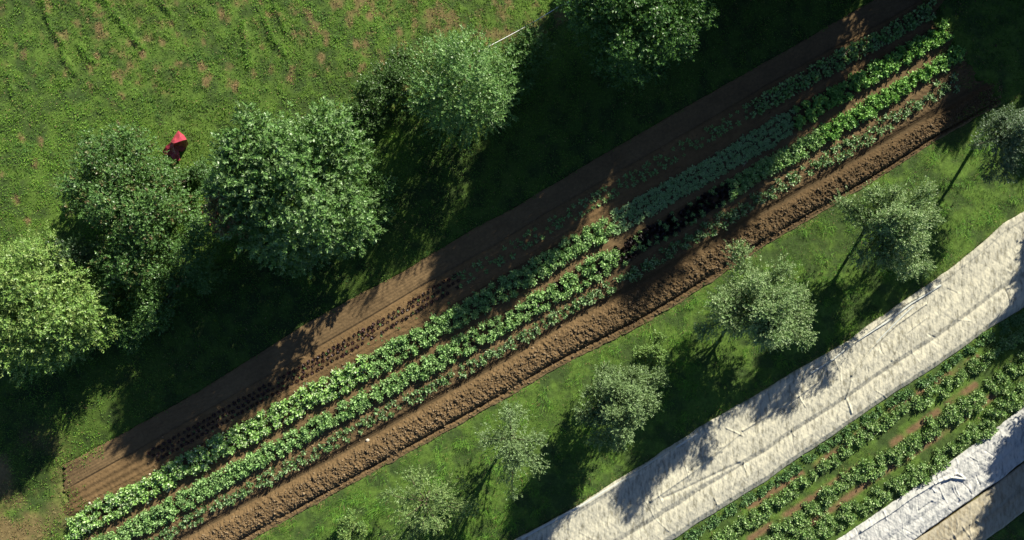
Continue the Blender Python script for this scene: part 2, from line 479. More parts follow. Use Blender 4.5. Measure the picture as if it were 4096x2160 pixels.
def meadow_grass():
    rg = rngs(401)
    n = 680000
    x = rg.uniform(-240, 4340, n); y = rg.uniform(-190, 2300, n)
    rag = 16 * fbm(wx(x), wy(y), .35, 403, 3)
    endw = np.where((x < 420) | (x > 3650), 60 + 4 * rag, 3)
    ok = ~in_field(x, y, -endw) & ((y < T(x) + 3) | (x < 520) | ((x > 3650) & (y < 480)))
    ok &= ~((x >= 520) & (y > T(x) + 3) & (x < 3650))
    ok |= in_field(x, y, 0) & ~in_field(x, y, -12) & (rag > 6)
    ok &= (y < 1e9)
    shade = sm(0, 200, y - (T(x) - 420))           # the verge needs fewer leaves than the open meadow
    ok &= (rg.rand(n) > shade * .35)
    x, y = x[ok], y[ok]; n = len(x)
    X, Y = wx(x), wy(y)
    s = straw(x, y)
    lush = np.zeros(n)
    for l in LUSH: lush = np.maximum(lush, np.exp(-(seg_dist(x, y, l) / 10.0) ** 2))
    clump = fbm(X, Y, .35, 411, 3)
    keep = rg.rand(n) < np.clip(.68 + .95 * clump + lush - .3 * s, .12, 1)
    x, y, X, Y, s, lush, clump = [a[keep] for a in (x, y, X, Y, s, lush, clump)]; n = len(x)
    dry = rg.rand(n) < s * .85 + .03
    c = mixcol(GREEN, rg, n)
    big = fbm(X, Y, 5, 421, 2)[:, None]
    c = c * (1 + .25 * big) * np.array([1, 1, 1])
    blu = sm(.0, .55, fbm(X, Y, .55, 433, 3))[:, None]
    c = c * (1 - .6 * blu) + .6 * blu * np.array([.045, .12, .038]) * rg.uniform(.7, 1.5, (n, 1))
    yel = sm(-.2, .5, fbm(X, Y, 2.2, 431, 2))[:, None]
    c = c * (1 - .4 * yel) + .4 * yel * np.array([.16, .26, .035]) * rg.uniform(.8, 1.2, (n, 1))
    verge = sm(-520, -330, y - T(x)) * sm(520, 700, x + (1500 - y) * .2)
    c = c * (1 - .38 * verge[:, None] * np.array([1.0, .9, .7]))  # shade painted into the verge blades by a darker tint
    mow = fbm((X * .75 - Y * -.66) / .45, (X * -.66 + Y * .75) / 7, 1.0, 435, 2)
    c = c * (1 + .42 * mow[:, None] * (1 - verge[:, None]))
    c = np.where((lush > .4)[:, None], mixcol(LUSHC, rg, n), c)
    c = np.where(dry[:, None], mixcol(DRY, rg, n), c)
    az = rg.uniform(0, 6.28, n); tl = rg.uniform(.05, .85, n)
    ln = rg.uniform(.045, .10, n) * (1 + .5 * lush + .35 * clump); wd = rg.uniform(.02, .042, n)
    d = np.stack([np.cos(az) * np.cos(tl), np.sin(az) * np.cos(tl), np.sin(tl)], 1)
    nr = np.stack([rg.normal(0, .4, n), rg.normal(0, .4, n), np.ones(n)], 1)
    inf = in_field(x, y, 0)
    base = np.stack([X, Y, np.where(inf, surf_z(x, y), gz(X, Y)) + rg.uniform(0, .03, n) * (1 + 1.5 * clump)], 1)
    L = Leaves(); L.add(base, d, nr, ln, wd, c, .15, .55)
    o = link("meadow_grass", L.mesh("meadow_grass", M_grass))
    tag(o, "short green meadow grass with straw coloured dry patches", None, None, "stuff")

def long_grass():
    rg = rngs(501)
    n = 560000
    x = rg.uniform(300, 4340, n); y = rg.uniform(300, 2330, n)
    orch = (y > D1(x) - 4) & (y < F10(x) + 5)
    berry = (y > F11(x) - 4) & (y < F20(x) + 4) & (x > 2600)
    corner = (y > F31(x) - 6) & (x > 3800)
    ok = orch | berry | corner
    x, y, berry, orch = x[ok], y[ok], berry[ok], orch[ok]; n = len(x)
    X, Y = wx(x), wy(y)
    clump = fbm(X, Y, .5, 511, 3)
    bsoil = berry_soil(x, y) * berry
    keep = rg.rand(n) < np.clip(.55 + 1.3 * clump, .1, 1) * (1 - .93 * sm(.1, .5, bsoil + .25 * fbm(X, Y, .25, 513, 2))) * np.where(berry, .7, 1)
    x, y, X, Y, clump, berry = [a[keep] for a in (x, y, X, Y, clump, berry)]; n = len(x)
    tuft = sm(-.05, .45, fbm(X, Y, .55, 521, 3))
    c = mixcol([(.10, .235, .028), (.14, .285, .036), (.065, .175, .032), (.18, .31, .05)], rg, n)
    warm = sm(0, .6, fbm(X, Y, 1.6, 531, 2))[:, None]
    c = c * (1 - .35 * warm) + .35 * warm * np.array([.16, .25, .04])
    c = c * (.72 + .5 * tuft[:, None])
    c = np.where(berry[:, None], c * np.array([.8, .66, .8]), c)
    near = sm(30, 0, y - D1(x)) * .5 + sm(40, 0, F10(x) - y) * .5
    dry = rg.rand(n) < np.where(berry, .06, .03 + near * .7)
    c = np.where(dry[:, None], mixcol(DRY, rg, n), c)
    az = rg.normal(4.1, 1.2, n) + fbm(X, Y, 1.0, 541, 2) * 2
    tl = rg.uniform(.1, .95, n)
    ln = rg.uniform(.07, .17, n) * (.6 + 1.7 * tuft) * np.where(berry, .6, 1) * (1 - .5 * near)
    wd = rg.uniform(.010, .024, n)
    base = np.stack([X, Y, gz(X, Y)], 1)
    v, cc = tri_blades(base, az, tl, ln, wd, c, rg)
    o = link("orchard_grass", raw_mesh("orchard_grass", v, 3, np.arange(len(v)), M_grass, cc))
    tag(o, "longer lush green grass of the orchard strip", None, None, "stuff")
meadow_grass(); long_grass()

# ------------------------------------------------------------------ fleece row covers
def fleece_mat(name, c1, c2, c3):
    m, nt, b = new_mat(name)
    tc = nt.nodes.new("ShaderNodeTexCoord")
    mp = nt.nodes.new("ShaderNodeMapping"); mp.inputs["Rotation"].default_value = (0, 0, math.radians(20)); mp.inputs["Scale"].default_value = (3.4, 1.0, 1)
    nt.links.new(tc.outputs["Object"], mp.inputs["Vector"])
    n = nt.nodes.new("ShaderNodeTexNoise"); n.inputs["Scale"].default_value = 2.2; n.inputs["Detail"].default_value = 6; n.inputs["Roughness"].default_value = .68
    nt.links.new(mp.outputs[0], n.inputs["Vector"])
    cr = nt.nodes.new("ShaderNodeValToRGB"); e = cr.color_ramp.elements
    e[0].position = .38; e[0].color = (*c1, 1); e[1].position = .59; e[1].color = (*c2, 1)
    q = e.new(.47); q.color = (*c3, 1)
    nt.links.new(n.outputs["Fac"], cr.inputs[0]); nt.links.new(cr.outputs[0], b.inputs["Base Color"])
    b.inputs["Roughness"].default_value = .85; b.inputs["Specular IOR Level"].default_value = .2
    n2 = noise_node(nt, 22, 5, .7)
    bp = nt.nodes.new("ShaderNodeBump"); bp.inputs["Strength"].default_value = .18; bp.inputs["Distance"].default_value = .02
    nt.links.new(n2.outputs["Fac"], bp.inputs["Height"]); nt.links.new(bp.outputs[0], b.inputs["Normal"])
    return m
M_fl1 = fleece_mat("cream_fleece", (.235, .22, .16), (.50, .47, .355), (.385, .37, .295))
M_fl2 = fleece_mat("white_fleece", (.27, .275, .265), (.51, .50, .46), (.43, .43, .40))
M_fl3 = fleece_mat("tan_fleece", (.25, .21, .14), (.38, .34, .25), (.32, .285, .20))

def fleece(name, top, bot, x0, x1, nu, nv, prof, creases, mat, seed, amp, label, cover, dimp=.012):
    s = np.linspace(x0, x1, nu); f = np.linspace(0, 1, nv)
    Fg, x = np.meshgrid(f, s, indexing='ij')
    w0 = 9 * fbm(wx(x), x * 0, 1.3, seed, 4); w1 = 8 * fbm(wx(x), x * 0 + 9, 1.1, seed + 5, 4)
    y = (top(x) + w0) * (1 - Fg) + (bot(x) + w1) * Fg
    X, Y = wx(x), wy(y)
    u = X * .84 + Y * .54; v = -X * .54 + Y * .84
    z = np.interp(Fg, [p[0] for p in prof], [p[1] for p in prof])
    wr = fbm((u + .45 * v), v * .16, .13, seed + 11, 3) + .6 * fbm((u - .3 * v), v * .12, .10, seed + 31, 2)
    wr2 = fbm(u * .16 - v * .1, v, .22, seed + 15, 3)
    dim = fbm(X, Y, .28, seed + 19, 3)
    inner = sm(0, .06, Fg) * sm(1, .94, Fg)
    z = z + inner * amp * (.015 * wr + .014 * wr2 + dimp * dim) + .012 * fbm(X, Y, .07, seed + 23, 2) * amp * inner
    rg = rngs(seed)
    creases = list(creases)
    for q in range(50):
        f0 = rg.uniform(.12, .9); xa = rg.uniform(x0, 4150)
        ya = float(top(xa) * (1 - f0) + bot(xa) * f0)
        an = rg.choice([rg.normal(1.75, .3), rg.normal(-.55, .18)], p=[.65, .35])
        ln = rg.uniform(20, 75)
        creases.append(([(xa, ya), (xa + math.cos(an) * ln * .5 + rg.uniform(-5, 5), ya - math.sin(an) * ln * .5), (xa + math.cos(an) * ln, ya - math.sin(an) * ln)], 2.6, rg.uniform(.012, .03) * rg.choice([1, 1, -1])))
    for pts, wdt, hgt in creases:
        d = seg_dist(x, y, pts)
        z = z + hgt * np.exp(-(d / wdt) ** 2)
    z = z + .03
    z[0] = -.02; z[-1] = -.02
    o = link(name, grid_mesh(name, X, Y, z, mat))
    tag(o, label, cover, "fleece covers over the lower beds")
    return o

cover1 = fleece("fleece_cover", F10, F11, 1900, 4200, 1300, 130,
       [(0, .02), (.03, .06), (.08, .06), (.10, .03), (.32, .05), (.42, .15), (.60, .17), (.665, .06), (.70, .13), (.80, .21), (.92, .18), (1, .0)],
       [([(2968, 1720), (3180, 1589), (3273, 1524), (3313, 1449)], 5, .07), ([(3313, 1449), (3400, 1380), (3620, 1215), (3740, 1150)], 4, .06),
        ([(3400, 1500), (3481, 1393), (3580, 1300), (3700, 1215)], 4, .07), ([(2600, 2000), (2800, 1860), (2960, 1730)], 5, .06),
        ([(2100, 2160), (2320, 2030), (2541, 1893), (2700, 1790)], 5, .05), ([(3400, 1520), (3380, 1590), (3400, 1650)], 4, .05),
        ([(3560, 1440), (3620, 1330), (3700, 1270)], 4, .05), ([(2650, 1990), (2720, 1960), (2950, 1850)], 6, -.05)],
       M_fl1, 601, .6, "wide cream fleece cover, tree shadows along its upper edge, beside the orchard grass", "row cover")
M_hem = plain_mat("fleece_hem", (.42, .44, .40), (.52, .53, .48), 5, .8, .2)
def hem(pts, w, z, parent):
    n = 60
    d = np.concatenate([[0], np.cumsum([math.hypot(b[0] - a[0], b[1] - a[1]) for a, b in zip(pts[:-1], pts[1:])])])
    t = np.linspace(0, d[-1], n)
    x = np.interp(t, d, [p[0] for p in pts]); y = np.interp(t, d, [p[1] for p in pts])
    X, Y = wx(x), wy(y)
    tx, ty = np.gradient(X), np.gradient(Y); l = np.hypot(tx, ty); nx, ny = -ty / l, tx / l
    c = np.array([-.5, -.25, .25, .5])[:, None] * w * (.8 + .4 * vnoise(t / 60, t * 0, 621))[None]
    zz = np.array([0, .05, .05, 0])[:, None] + z + .012 * fbm(X, Y, .5, 623, 2)[None]
    link("hem", grid_mesh("hem", X[None] + nx[None] * c, Y[None] + ny[None] * c, zz, M_hem), parent)
hem([(2085, 2152), (2320, 2024), (2545, 1888), (2640, 1826), (2790, 1732)], .13, .075, cover1)
hem([(3240, 1492), (3330, 1436), (3400, 1378), (3540, 1290), (3640, 1215), (3760, 1140)], .09, .085, cover1)
hem([(3465, 1415), (3520, 1350), (3600, 1270), (3650, 1225)], .07, .085, cover1)
fleece("fleece_cover", F20, F21, 3250, 4200, 560, 100,
       [(0, .02), (.06, .05), (.12, .12), (.18, .10), (.5, .16), (.62, .10), (.75, .17), (.95, .12), (1, .0)],
       [([(3440, 2120), (3560, 2045), (3640, 1985), (3730, 1930)], 5, .09), ([(3730, 1930), (3790, 1905), (3850, 1912)], 4, .10), ([(3770, 1915), (3820, 1890), (3845, 1905)], 4, .07),
        ([(3670, 2040), (3720, 2005)], 5, -.06)],
       M_fl2, 651, .75, "bright white dimpled fleece cover below the green bushy rows", "row cover", .035)
fleece("fleece_cover", lambda x: F21(x) + 9, F31, 3550, 4200, 300, 60,
       [(0, .02), (.08, .07), (.4, .14), (.52, .05), (.60, .14), (.92, .12), (1, .0)], [], M_fl3, 691, 1.0,
       "tan fleece cover in the lower right corner, beneath the white one", "row cover")

# ------------------------------------------------------------------ vegetables
def rosette(seed, nleaf, ln, wd, e0, e1, cols, droop=.35, ruff=.25, rise=0.0, spread=0.0):
    """a leafy plant: each leaf two quads that arch outwards"""
    rg = rngs(seed)
    v = []; c = []; f = []
    for i in range(nleaf):
        t = (i + .5) / nleaf
        az = i * 2.39996 + rg.uniform(-.4, .4)
        el = e0 + (e1 - e0) * t + rg.uniform(-.15, .15)
        L = ln * rg.uniform(.75, 1.15) * (1.1 - .45 * abs(t - .45)); W = wd * rg.uniform(.8, 1.25)
        d = np.array([math.cos(az) * math.cos(el), math.sin(az) * math.cos(el), math.sin(el)])
        sd = np.array([-math.sin(az), math.cos(az), rg.uniform(-.35, .35)]); sd /= np.linalg.norm(sd)
        p0 = np.array([math.cos(az), math.sin(az), 0]) * .02 + np.array([0, 0, .01 + rise * t])
        if spread:
            ra = rg.uniform(0, 6.283); rr = spread * math.sqrt(rg.rand()) * rg.uniform(.6, 1.25)
            p0 = p0 + np.array([math.cos(ra) * rr, math.sin(ra) * rr, -rise * .5 * (rr / spread) ** 2])
            b = len(v); sw = np.array([-math.sin(ra), math.cos(ra), 0]) * .003
            v += [np.array([0, 0, .01]) - sw, np.array([0, 0, .01]) + sw, p0 + sw, p0 - sw]; f += [[b, b + 1, b + 2, b + 3]]
            c += [np.array(cols[0]) * .8] * 4
        pm = p0 + d * L * .55
        d2 = d + np.array([0, 0, -droop * rg.uniform(.5, 1.8)]); d2 /= np.linalg.norm(d2)
        pt = pm + d2 * L * .5
        up = np.cross(sd, d) * -1
        j = lambda a: rg.normal(0, a * W * ruff, 3)
        b = len(v)
        v += [p0 - sd * W * .12, p0 + sd * W * .12, pm + sd * W * .5 + up * W * .15 + j(1), pm - sd * W * .5 + up * W * .15 + j(1),
              pt + sd * W * .3 + j(1), pt - sd * W * .3 + j(1), pm + j(.5)]
        f += [[b, b + 1, b + 2, b + 6], [b, b + 6, b + 3, b + 3 - 3], ]
        f[-1] = [b + 6, b + 3, b, b + 6]
        f.pop()
        f += [[b + 6, b + 2, b + 4, b + 5]]
        f += [[b, b + 6, b + 5, b + 3]]
        cc = np.array(cols[rg.randint(len(cols))]) * rg.uniform(.8, 1.2)
        c += [cc] * 7
    return np.array(v), np.array(f), np.array(c)

def plant_kind(meshname, nvar, seed, mat=None, **kw):
    out = []
    for k in range(nvar):
        v, f, c = rosette(seed + k * 17, **kw)
        out.append(raw_mesh(meshname, v, 4, f.ravel(), mat or M_veg, c))
    return out

def place(name, meshes, pts, label, cat, group, seed, s0=.8, s1=1.2, dz=0.0, zf=surf_z):
    rg = rngs(seed)
    proto = None
    for i, (x, y) in enumerate(pts):
        me = meshes[rg.randint(len(meshes))]
        if proto is None:
            o = bpy.data.objects.new(name, me)
            tag(o, label, cat, group); proto = o
        else:
            o = proto.copy(); o.data = me
        col.objects.link(o)
        z = float(zf(np.array(x), np.array(y)))
        o.location = (float(wx(x)), float(wy(y)), z + dz)
        o.rotation_euler = (rg.uniform(-.12, .12), rg.uniform(-.12, .12), rg.uniform(0, 6.28))
        s = rg.uniform(s0, s1); o.scale = (s, s, s * rg.uniform(.85, 1.15))

def row_pts(top, bot, fr, x0, x1, step, rg, jx=.25, jf=.06, skip=0.0):
    """plants along a bed: step in metres along the row, fr = fractions across it"""
    out = []
    dx = step / S * .866
    for k, f in enumerate(fr):
        x = x0 + dx * (k % 2) * .5
        while x < x1:
            xx = x + rg.uniform(-jx, jx) * dx
            ff = f + rg.uniform(-jf, jf)
            y = float(top(xx) * (1 - ff) + bot(xx) * ff)
            if rg.rand() >= skip and -20 < xx < 4130 and y < 2200: out.append((xx, y))
            x += dx
    return out

PALE = [(.26, .46, .11), (.34, .54, .16), (.20, .39, .09), (.50, .62, .36)]
MIDG = [(.24, .42, .13), (.32, .49, .19), (.19, .36, .10)]
DEEP = [(.045, .10, .03), (.06, .12, .035), (.08, .14, .05)]
FRESH = [(.20, .41, .09), (.17, .36, .08), (.25, .46, .11)]
PURP = [(.013, .009, .009), (.018, .011, .010), (.028, .015, .013)]

rg = rngs(701)
V_pale = plant_kind("leafy_vegetable", 7, 1000, nleaf=84, ln=.095, wd=.048, spread=.165, e0=.05, e1=1.0, cols=PALE, droop=.45, ruff=.45, rise=.3)
V_mid = plant_kind("leafy_vegetable", 7, 1200, nleaf=84, ln=.088, wd=.042, spread=.165, e0=.05, e1=1.0, cols=MIDG, droop=.35, ruff=.5, rise=.28)
V_low = plant_kind("salad_plant", 6, 1400, nleaf=40, ln=.09, wd=.04, spread=.11, e0=.1, e1=.9, cols=[(.28, .44, .19), (.34, .50, .25), (.22, .38, .14)], droop=.35, ruff=.3, rise=.06)
V_fresh = plant_kind("leafy_vegetable", 7, 1600, nleaf=76, ln=.105, wd=.05, spread=.15, e0=.05, e1=1.0, cols=FRESH, droop=.4, ruff=.45, rise=.28)
V_deep = plant_kind("broad_leaved_vegetable", 7, 1800, nleaf=34, ln=.105, wd=.052, spread=.13, e0=.1, e1=1.05, cols=[(.08, .17, .045), (.12, .23, .065), (.26, .38, .18)], rise=.2, droop=.35, ruff=.25)
V_dark = plant_kind("dark_lettuce", 5, 2000, nleaf=18, ln=.13, wd=.10, e0=.15, e1=1.2, cols=PURP, droop=.3, ruff=.4)
V_seed = plant_kind("dark_seedling", 5, 2200, nleaf=11, ln=.058, wd=.05, e0=.15, e1=1.1, cols=[(.035, .012, .014), (.05, .016, .016), (.03, .016, .012)], droop=.3, ruff=.3)
V_gseed = plant_kind("green_seedling", 6, 2400, nleaf=9, ln=.115, wd=.05, e0=.15, e1=1.0, cols=[(.17, .32, .09), (.23, .38, .14), (.14, .28, .07)], droop=.35, ruff=.2)
V_lush = plant_kind("young_vegetable", 6, 2600, nleaf=24, ln=.17, wd=.07, e0=.2, e1=1.25, rise=.08, cols=MIDG + [(.10, .05, .03)], droop=.35, ruff=.3)
V_bush = plant_kind("bushy_plant", 7, 2800, nleaf=130, ln=.075, wd=.042, spread=.19, e0=.0, e1=1.05, cols=[(.15, .28, .07), (.22, .36, .10), (.31, .43, .17)], droop=.3, ruff=.3, rise=.24)

FA = [.19, .5, .81]
place("leafy_vegetable", V_pale, row_pts(A0, A1, FA, 300, 1480, .31, rg, .45, .10), "pale big leaved plant in the lower left stretch of the upper dense row", "vegetable", "pale plants in the upper dense row", 801, .85, 1.2)
place("curly_vegetable", V_mid, row_pts(A0, A1, FA, 1490, 2440, .30, rg, .45, .10), "mid green leafy plant in the middle stretch of the upper dense row", "vegetable", "mid green plants in the upper dense row", 803, .85, 1.2)
place("salad_plant", V_low, row_pts(A0, A1, [.12, .37, .63, .88], 2450, 3170, .22, rg), "low fine leaved salad plant in the shaded stretch of the upper dense row", "salad plant", "low salad plants in the shaded stretch", 805, .85, 1.15)
place("broad_leaved_brassica", V_fresh, row_pts(A0, A1, FA, 3185, 3780, .32, rg, .45, .10), "bright green leafy plant in the sunny upper right end of the upper dense row", "vegetable", "bright plants at the upper row's far end", 807, .85, 1.15)
place("lettuce_plant", V_mid, row_pts(B0, B1, FA, 370, 1000, .31, rg, .45, .10) + row_pts(B0, B1, FA, 1000, 2480, .33, rg, .45, .11, skip=.04), "fresh green leafy plant in the sunlit left half of the lower dense row", "vegetable", "green plants in the lower dense row", 809, .85, 1.2)
place("dark_lettuce", V_dark, row_pts(B0, B1, [.2, .4, .6, .8], 2440, 2930, .27, rg, skip=.28) + row_pts(B0, B1, [.3, .6], 1780, 2440, .6, rg, skip=.5), "nearly black red leaved lettuce in the lower dense row", "lettuce", "dark lettuces in the lower dense row", 811, .9, 1.35, .02)
place("pale_lettuce", V_mid, row_pts(B0, B1, [.08, .4, .65, .92], 2480, 2930, .40, rg, .5, .1, skip=.2), "small green lettuce among the nearly black lettuces", "lettuce", "green lettuces among dark ones", 813, .45, .8, .03)
place("shaded_vegetable", V_mid, row_pts(B0, B1, FA, 2930, 3280, .32, rg), "dim green leafy plant in the shaded stretch right of the dark lettuces", "vegetable", "shaded plants right of the dark lettuces", 815, .85, 1.15)
place("sunlit_brassica", V_fresh, row_pts(B0, B1, FA, 3285, 3835, .33, rg, .45, .1), "bright green leafy plant in the sunny upper right end of the lower dense row", "vegetable", "bright plants at the lower row's far end", 817, .8, 1.15)
place("broad_leaved_vegetable", V_deep, row_pts(C0, C1, [.22, .6], 560, 2300, .33, rg, jf=.14, skip=.06), "dark broad leaved plant in the thin row above the clod ridge's left half", "vegetable", "dark plants left along the clod ridge", 819, .7, 1.15)
place("trailing_vegetable", V_deep, row_pts(C0, C1, [.25, .62], 2300, 3830, .33, rg, jf=.15, skip=.06), "dark broad leaved plant in the thin row above the clod ridge's right half", "vegetable", "dark plants right along the clod ridge", 821, .75, 1.2)
LINES = [lambda x: L1(x), lambda x: L1(x) + 25, lambda x: L1(x) + 50]
def line_pts(x0, x1, step, rg, skip, j=.12):
    out = []
    for k, f in enumerate(LINES):
        out += [(a, b) for a, b in row_pts(f, f, [0], x0 + k * 17 * .5 + k * 8, x1, step, rg, j, 0, skip)]
    return [(a, b + rg.uniform(-3, 3)) for a, b in out]
place("dark_seedling", V_seed, line_pts(600, 1850, .27, rg, .04, .07), "small dark red seedling in three neat lines on the seedbed", "seedling", "dark red seedlings in neat lines", 823, 1.0, 1.4)
place("green_seedling", V_gseed, line_pts(1815, 3010, .34, rg, .15, .3), "small green seedling in loose lines on the middle of the seedbed", "seedling", "green seedlings on the seedbed", 825, .7, 1.3)
place("young_vegetable", V_lush, row_pts(lambda x: L1(x) - 6, lambda x: L1(x) + 58, [.1, .5, .9], 3010, 3720, .30, rg), "young leafy plant filling the seedbed's upper right end", "vegetable", "young plants at the seedbed's far end", 827, .8, 1.15)
# weeds and stray pale leaves between the lines of seedlings
place("weed", V_gseed, row_pts(LINES[0], A0, [.15, .35, .55, .8], 700, 1850, .8, rg, .5, .12, .3), "tiny pale weed among the dark red seedlings", "weed", "weeds among the dark seedlings", 829, .35, .6)

V_lowp = plant_kind("low_plant", 5, 3000, nleaf=60, ln=.075, wd=.042, spread=.17, e0=0., e1=1.0, cols=[(.11, .22, .07), (.15, .28, .09)], droop=.3, ruff=.3, rise=.10)
gzp = lambda x, y: gz(wx(x), wy(y))
R1 = poly([(2760, 2230), (3120, 2000), (3207, 1930), (3390, 1788), (3517, 1694), (3835, 1509), (3920, 1450), (4096, 1330)])
R2 = poly([(2950, 2240), (3263, 2018), (3452, 1884), (3588, 1808), (3692, 1735), (3867, 1625), (4066, 1465), (4130, 1420)])
R3 = poly([(3050, 2240), (3200, 2150), (3351, 2068), (3486, 2005), (3605, 1930), (3723, 1852), (3808, 1792), (3927, 1710), (4000, 1645), (4096, 1565)])
place("low_plant", V_lowp, row_pts(lambda x: F11(x) + 14, lambda x: F11(x) + 44, [.2, .8], 2660, 4140, .36, rg, .5, .3, .1), "low green plant growing right along the cream fleece's lower edge", "crop plant", "low plants along the cream fleece", 829, .7, 1.2, 0, gzp)
for R, w, nm, lab, sd, x0 in ((R1, 14, "bushy_plant", "bushy green plant in the row nearest the cream fleece cover", 831, 2850),
                          (R2, 22, "rounded_plant", "bushy blue green plant in the middle of the three bushy rows", 833, 2960),
                          (R3, 25, "leafy_bush_plant", "bushy green plant in the row beside the white fleece cover", 835, 3050)):
    f0 = (lambda R, w: lambda x: R(x) - w)(R, w); f1 = (lambda R, w: lambda x: R(x) + w)(R, w)
    place(nm, V_bush, row_pts(f0, f1, [0, 1] if w < 20 else [0, .5, 1], x0, 4140, .33, rg, .6, .4, .08), lab, "crop plant", lab.replace("plant", "plants"), sd, .75, 1.35, -.02, gzp)

# ------------------------------------------------------------------ bushes and trees
def img2w(x, y, z):
    k = 1 - z / H
    return float(wx(x)) * k, float(wy(y)) * k

def crown_mesh(name, blobs, rg, shoots, nl, slen, ll, lw, cols, mat, upb=.5, gloss=None, inner=True, open_=0.55):
    """blobs: (x,y,z,r) relative to the base; shoots = density of twigs per square metre"""
    L = Leaves()
    P = np.array([b[:3] for b in blobs]); R = np.array([b[3] for b in blobs])
    cen = P.mean(0)
    for b, (p, r) in enumerate(zip(P, R)):
        n = int(shoots * 4 * math.pi * r * r * .75)
        d = unit(rg.normal(0, 1, (n, 3)))
        d = d[d[:, 2] > -.45]; n = len(d)
        lump = 1 + .34 * fbm(d[:, 0] * 1.0 + p[0], d[:, 1] + p[1] + d[:, 2] * 1.3, .5, 900, 2)
        q = p + d * r * (np.where(rg.rand(n, 1) < .08, rg.uniform(1.0, 1.25, (n, 1)), rg.uniform(.58, 1.0, (n, 1))) * lump[:, None])
        dist = np.linalg.norm(q[:, None] - P[None], axis=2) / R[None]
        dist[:, b] = 9
        ok = (dist.min(1) > open_) & (q[:, 2] > .03)
        q, d = q[ok], d[ok]; n = len(q)
        if n == 0: continue
        ax = unit(d * .8 + unit(q - cen) * .4 + np.array([0, 0, upb]) + rg.normal(0, .3, (n, 3)))
        tcol = mixcol(cols, rg, n, .15)
        sl = slen * rg.uniform(.6, 1.3, n)
        a1 = unit(np.cross(ax, rg.normal(0, 1, (n, 3)))); a2 = np.cross(ax, a1)
        for i in range(nl):
            ph = i * 2.4
            t = (i + .5) / nl
            pos = q + ax * (sl * t)[:, None]
            out = a1 * math.cos(ph) + a2 * math.sin(ph)
            ld = unit(ax * (.35 + .6 * t) + out * (1.05 - .45 * t) + rg.normal(0, .2, (n, 3)))
            nr = unit(ax + rg.normal(0, .35, (n, 3)))
            L.add(pos, ld, nr, ll * rg.uniform(.7, 1.2, n), lw * rg.uniform(.75, 1.2, n), tcol * rg.uniform(.85, 1.15, (n, 1)))
        if inner:
            m = int(n * 1.8)
            dd = unit(rg.normal(0, 1, (m, 3)))
            qq = p + dd * r * rg.uniform(.2, .58, (m, 1)); qq[:, 2] = np.maximum(qq[:, 2], .05)
            L.add(qq, unit(rg.normal(0, 1, (m, 3))), unit(rg.normal(0, 1, (m, 3)) + np.array([0, 0, 1])), ll * rg.uniform(1, 1.8, m), lw * rg.uniform(1.2, 2.2, m), mixcol(cols, rg, m))
    return L.mesh(name, mat)

def blobs_from_lobes(lobes, base, rg, sub, sq=.8, core=.66, rug=1.0):
    """lobes: (x,y,radius px,top height m) as seen in the photograph; returns sub-clumps relative to base"""
    out = []
    for (x, y, rp, top) in lobes:
        r = rp * S
        cz = max(top - r * sq, top * .5)
        X, Y = img2w(x, y, cz)
        X -= base[0]; Y -= base[1]
        out.append((X, Y, cz, r * core))
        n = sub
        for i in range(n):
            z = 1 - (i + .5) / n * 1.5
            a = i * 2.39996 + rg.uniform(-.5, .5)
            rr = math.sqrt(max(0, 1 - z * z))
            k = rg.uniform(.52, .82) * (1 + .12 * (rug - 1))
            br = r * rg.uniform(.18, .46) / rug ** .5
            bz = cz + z * k * (top - cz)
            out.append((X + math.cos(a) * rr * r * k, Y + math.sin(a) * rr * r * k, max(bz, br * .5), br))
        # skirt down to the ground
        for i in range(max(4, n // 2)):
            a = i * 6.283 / max(4, n // 2) + rg.uniform(-.3, .3)
            br = r * rg.uniform(.3, .42)
            out.append((X + math.cos(a) * r * .62, Y + math.sin(a) * r * .62, max(cz * rg.uniform(.3, .7), br * .8), br))
    return out

def stem_mesh(blobs, rg, r0, nmax=14, h0=.0):
    t = Tubes()
    ids = rg.permutation(len(blobs))[:nmax]
    for i in ids:
        x, y, z, r = blobs[i]
        p0 = np.array([rg.uniform(-1, 1) * r0, rg.uniform(-1, 1) * r0, h0])
        p3 = np.array([x, y, z + r * .5])
        p1 = p0 + (p3 - p0) * .35 * np.array([.5, .5, 1.2]); p2 = p0 + (p3 - p0) * .7 * np.array([.9, .9, 1.05])
        pts = [p0, p1, p2, p3]
        t.add(pts, [r0 * .5, r0 * .34, r0 * .22, r0 * .05])
    return t

HF = 1.4
def bush(name, lobes, label, seed, cols, sub=9, shoots=30, nl=8, slen=.22, ll=.12, lw=.05, upb=.5, sq=.8, cat="bush", group="bushes along the meadow edge", mat=None, inner=True, open_=.6, stem=.09, core=.66, rug=1.0):
    lobes = [(a, b, c, d * HF) for a, b, c, d in lobes]
    rg = rngs(seed)
    mx = np.average([l[0] for l in lobes], weights=[l[2] for l in lobes]); my = np.average([l[1] for l in lobes], weights=[l[2] for l in lobes])
    hz = max(l[3] for l in lobes) * .5
    X, Y = img2w(mx, my, hz)
    base = (X, Y, float(gz(np.array(X), np.array(Y))))
    e = empty(name, (X, Y, max(base[2], -.03)))
    tag(e, label, cat, group)
    bl = blobs_from_lobes(lobes, base, rg, sub, sq, core, rug)
    link("foliage", crown_mesh("foliage", bl, rg, shoots, nl, slen, ll, lw, cols, mat or M_leaf, upb, inner=inner, open_=open_), e)
    link("stems", stem_mesh(bl, rg, stem).mesh("stems", M_bark), e)
    return e

